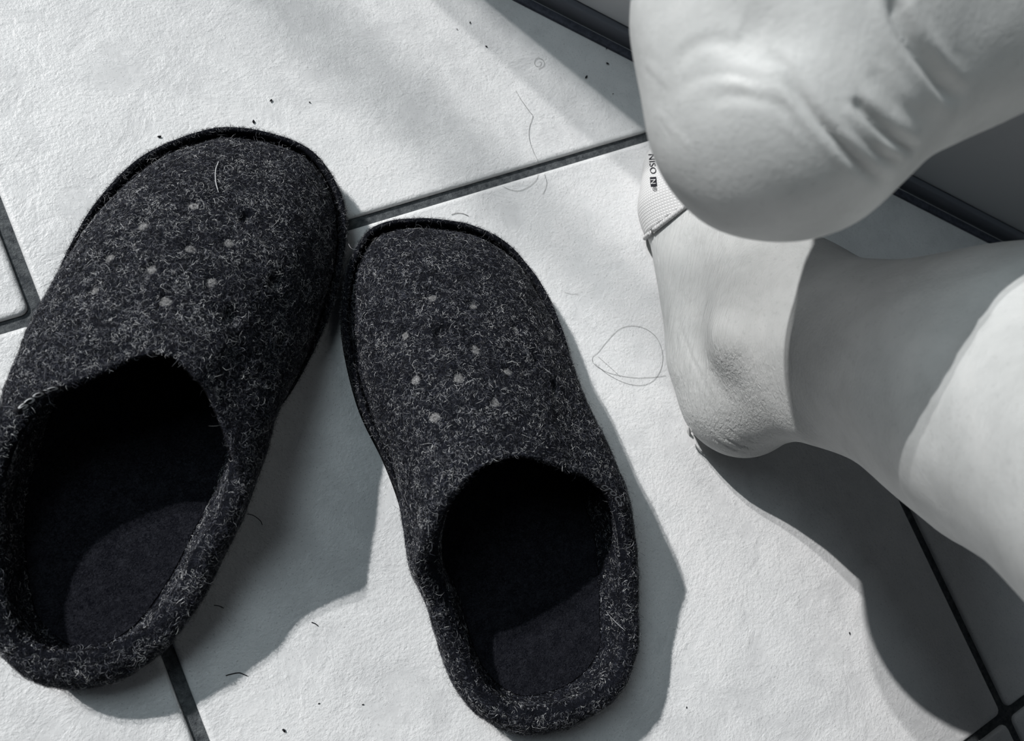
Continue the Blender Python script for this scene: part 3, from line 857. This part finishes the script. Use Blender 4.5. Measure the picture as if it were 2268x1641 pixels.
# move the centre inside the foot
best = min(((float(sock_outer((c1 + cdir * s_ + np.array([0, 0, 0.012]))[None])[0]), s_) for s_ in np.linspace(0.01, 0.09, 30)))
cc_ = c1 + cdir * best[1] + np.array([0, 0, 0.012])
hem = []
for k_ in range(120):
    an = 2 * math.pi * k_ / 120; dr = cdir * math.cos(an) + np.array([0, 0, 1.0]) * math.sin(an)
    lo_, hi_ = 0.0, 0.12
    for _ in range(30):
        mi = (lo_ + hi_) / 2
        if float(sock_outer((cc_ + dr * mi)[None])[0]) < 0: lo_ = mi
        else: hi_ = mi
    hem.append(cc_ + dr * (lo_ + 0.0004))
Vh, Fh = tube(np.array(hem), 0.0015, 8, True)
link_mesh('sock_hem', mesh_np('sock_hem', Vh, Fh), M_hem, sock)
# printed letters running down the sock
def print_on_sock(name, verts2d, faces, mat, lift):
    out_ = []
    for (x, y) in verts2d:
        q = trace(sock_outer, x, y)
        if q is None: q = at(x, y, 0.02)
        g_ = grad(sock_outer, q[None])[0]; g_ /= np.linalg.norm(g_)
        out_.append(tuple(q + g_ * lift))
    me_ = bpy.data.meshes.new(name); me_.from_pydata(out_, [], faces)
    return link_mesh(name, me_, mat, sock, smooth=False)
def text2d(s, size, org, down=(0.10, 1.0), upv=(1.0, -0.06), offset=0.0):
    cu = bpy.data.curves.new('t', 'FONT'); cu.body = s; cu.size = 1.0; cu.offset = offset; cu.space_character = 1.05
    to = bpy.data.objects.new('t', cu); COL.objects.link(to)
    tme = bpy.data.meshes.new_from_object(to.evaluated_get(bpy.context.evaluated_depsgraph_get()))
    bpy.data.objects.remove(to)
    vs = [(v.co.x * size, v.co.y * size) for v in tme.vertices]; fs = [tuple(p.vertices) for p in tme.polygons]
    return [(org[0] + x * down[0] + y * upv[0], org[1] + x * down[1] + y * upv[1]) for x, y in vs], fs
vs, fs = text2d('NISO', 19, (1437, 341)); print_on_sock('sock_print', vs, fs, M_ink, 0.0004)
bx = [(1440, 393), (1454, 392), (1456, 413), (1442, 414)]
sub = [(bx[0][0] + (bx[1][0] - bx[0][0]) * i / 3 + (bx[3][0] - bx[0][0]) * j / 3, bx[0][1] + (bx[1][1] - bx[0][1]) * i / 3 + (bx[3][1] - bx[0][1]) * j / 3) for j in range(4) for i in range(4)]
print_on_sock('sock_print', sub, [(j * 4 + i, j * 4 + i + 1, j * 4 + i + 5, j * 4 + i + 4) for j in range(3) for i in range(3)], M_ink, 0.0003)
vs, fs = text2d('N', 15.5, (1442.4, 397.5)); print_on_sock('sock_print', vs, fs, M_hem, 0.0007)
vs, fs = text2d('\u00ae', 13, (1446, 414.5)); print_on_sock('sock_print', vs, fs, M_ink, 0.0004)

# peeling skin flake at the heel
fl = []
fq = [(1519,946),(1527,944),(1533,953),(1530,960),(1538,965),(1536,972),(1528,966),(1522,957)]
for q in fq:
    p = trace(sdf_low, *q)
    if p is None: p = at(*q, 0.01)
    fl.append(tuple(p + np.array([-0.0006, 0, 0.0010])))
me_ = bpy.data.meshes.new('skin_flake'); me_.from_pydata(fl + [tuple(np.array(p) - np.array([0, 0, 0.0006])) for p in fl], [],
    [tuple(range(8)), tuple(reversed(range(8, 16)))] + [(i, (i + 1) % 8, 8 + (i + 1) % 8, 8 + i) for i in range(8)])
M_flake, nt, b = new_mat('dry_skin', (0.75, 0.75, 0.74), 0.8, 0.2)
link_mesh('skin_flake', me_, M_flake, person, smooth=False)

# ------------------------------------------------------------------ hairs, threads and crumbs on the floor
def strand(name, label, pts, r, mat=M_hair, z=0.0004, cat='hair', group=None, bvh=None, n=40):
    P3 = []
    for q in pts:
        if bvh is not None:
            loc, nr, i_, d_ = bvh.ray_cast(Vector(CAM), Vector(ray(q[0], q[1])))
            if loc is not None: P3.append(np.array(loc) - ray(q[0], q[1]) * 0.0022); continue
        P3.append(at(q[0], q[1], q[2] if len(q) > 2 else z))
    P3 = catmull(np.array(P3), n, closed=False)
    r_ = np.full(n, r); r_[-3:] *= 0.6
    c = P3.mean(0); Vt, Ft = tube(P3 - c, r_, 5)
    o = link_mesh(name, mesh_np(name, Vt, Ft), mat); o.location = c
    tag(o, label, cat, group); return o
strand('hair', 'tiny curled hair ring on the upper tile near the dark plinth', [(1193,153),(1202,148),(1206,140),(1200,131),(1190,129),(1184,137),(1187,146),(1196,146),(1199,139),(1193,136)], 0.00009)
strand('hair', 'long wavy hair on the upper tile crossing the joint', [(1142,200),(1155,222),(1173,247),(1180,258),(1173,280),(1172,305),(1180,332),(1194,362)], 0.00010)
strand('hair', 'faint curved hair just below the tile joint, under the long wavy hair', [(1192,382),(1188,398),(1170,414),(1150,422),(1130,420),(1112,412)], 0.00008)
strand('hair', 'short hair hanging off the joint to the right of the curved one', [(1206,385),(1211,405),(1207,420),(1202,430)], 0.00008)
strand('hair', 'short dark bent hair lying above the toe of the middle slipper', [(1000,475),(1010,472),(1022,472),(1031,475),(1039,479)], 0.00014)
strand('hair', 'large fine hair loop on the tile left of the bare heel', [(1475,832),(1440,836),(1400,836),(1350,826),(1318,808),(1312,792),(1325,780),(1345,755),(1370,730),(1395,722),(1425,726),(1452,745),(1466,775),(1466,810),(1450,840),(1422,853),(1385,848),(1345,828),(1318,805)], 0.00008, n=90)
strand('hair', 'very fine straight hair across the fine hair loop', [(1325,790),(1350,812),(1375,835)], 0.00006)
strand('hair', 'fine short hair on the tile right of the middle slipper toe', [(1250,647),(1265,651),(1281,651)], 0.00006)
strand('thread', 'dark loose thread sticking out beside the left slipper', [(548,1138,.01),(560,1141,.008),(571,1148,.004),(578,1155,.002),(581,1163,.0008)], 0.0002, M_dust, cat='thread')
strand('thread', 'dark wool thread on the tile at the lower shadow edge', [(500,1496),(515,1492),(530,1490),(541,1494),(548,1497)], 0.00025, M_dust, cat='thread')
strand('thread', 'small dark thread at the right end of the left slipper shadow', [(690,1378),(698,1381),(704,1386)], 0.00025, M_dust, cat='thread')
strand('thread', 'grey lint thread in the shadow right of the left slipper heel', [(474,1340),(486,1342),(496,1347)], 0.00018, M_dust, cat='thread')
strand('pet_hair', 'short white hair stuck on the toe of the left slipper', [(484,358),(478,375),(477,392),(479,408),(484,426)], 0.00024, M_thread, bvh=bvhA, n=24)
strand('pet_hair', 'fine white hair in the heel of the middle slipper', [(1345,1358,.035),(1358,1372,.035),(1370,1384,.036),(1384,1396,.037)], 0.00012, M_thread, n=20)
strand('pet_hair', 'small white lint hair on the lip where the two slippers touch', [(772,540,.024),(778,550,.024),(789,553,.022)], 0.00012, M_thread, n=16)

def crumb(x, y, r, label):
    bm = bmesh.new(); bmesh.ops.create_icosphere(bm, subdivisions=1, radius=1)
    an = random.uniform(0, 3.1)
    for v in bm.verts:
        k = 1 + random.uniform(-.3, .3); c_, s_ = math.cos(an), math.sin(an)
        x_, y_ = v.co.x * r * 1.7 * k, v.co.y * r * 0.8 * k
        v.co = Vector((x_ * c_ - y_ * s_, x_ * s_ + y_ * c_, (v.co.z * 0.6 * k + 0.6) * r))
    me = bpy.data.meshes.new('crumb'); bm.to_mesh(me); bm.free()
    o = link_mesh('crumb', me, M_dust); o.location = at(x, y, 0.0002); tag(o, label, 'crumb')
for x, y, r, lb in [(1077,103,.0006,'dark elongated crumb on the upper tile left of the plinth shadow'), (1041,50,.0005,'small dark crumb near the top edge of the tile'),
                    (1012,65,.0004,'tiny crumb left of two others near the top edge'), (1298,171,.0008,'dark slim crumb in the shadow under the plinth'),
                    (1345,141,.0008,'round crumb in shadow close to the plinth and raised heel'), (1343,108,.0005,'crumb touching the dark plinth seal'),
                    (600,223,.0007,'brown-black crumb on the tile above the left slipper toe'), (561,270,.0008,'dark crumb just above the left slipper toe'),
                    (354,303,.0007,'short dark crumb up and left of the left slipper toe'), (686,227,.0004,'tiny crumb in the soft light band'),
                    (1358,208,.0004,'tiny crumb at the soft edge of the plinth shadow'), (628,1617,.0007,'dark crumb on the bottom tile between the slippers'),
                    (803,1560,.0004,'tiny crumb left of the middle slipper heel'), (1881,1402,.0006,'dark crumb on the sunny tile beside the leg shadow'),
                    (1520,1567,.0004,'tiny crumb right of the middle slipper heel'), (706,1558,.0003,'pinpoint crumb on the sunny bottom tile')]:
    crumb(x, y, r, lb)
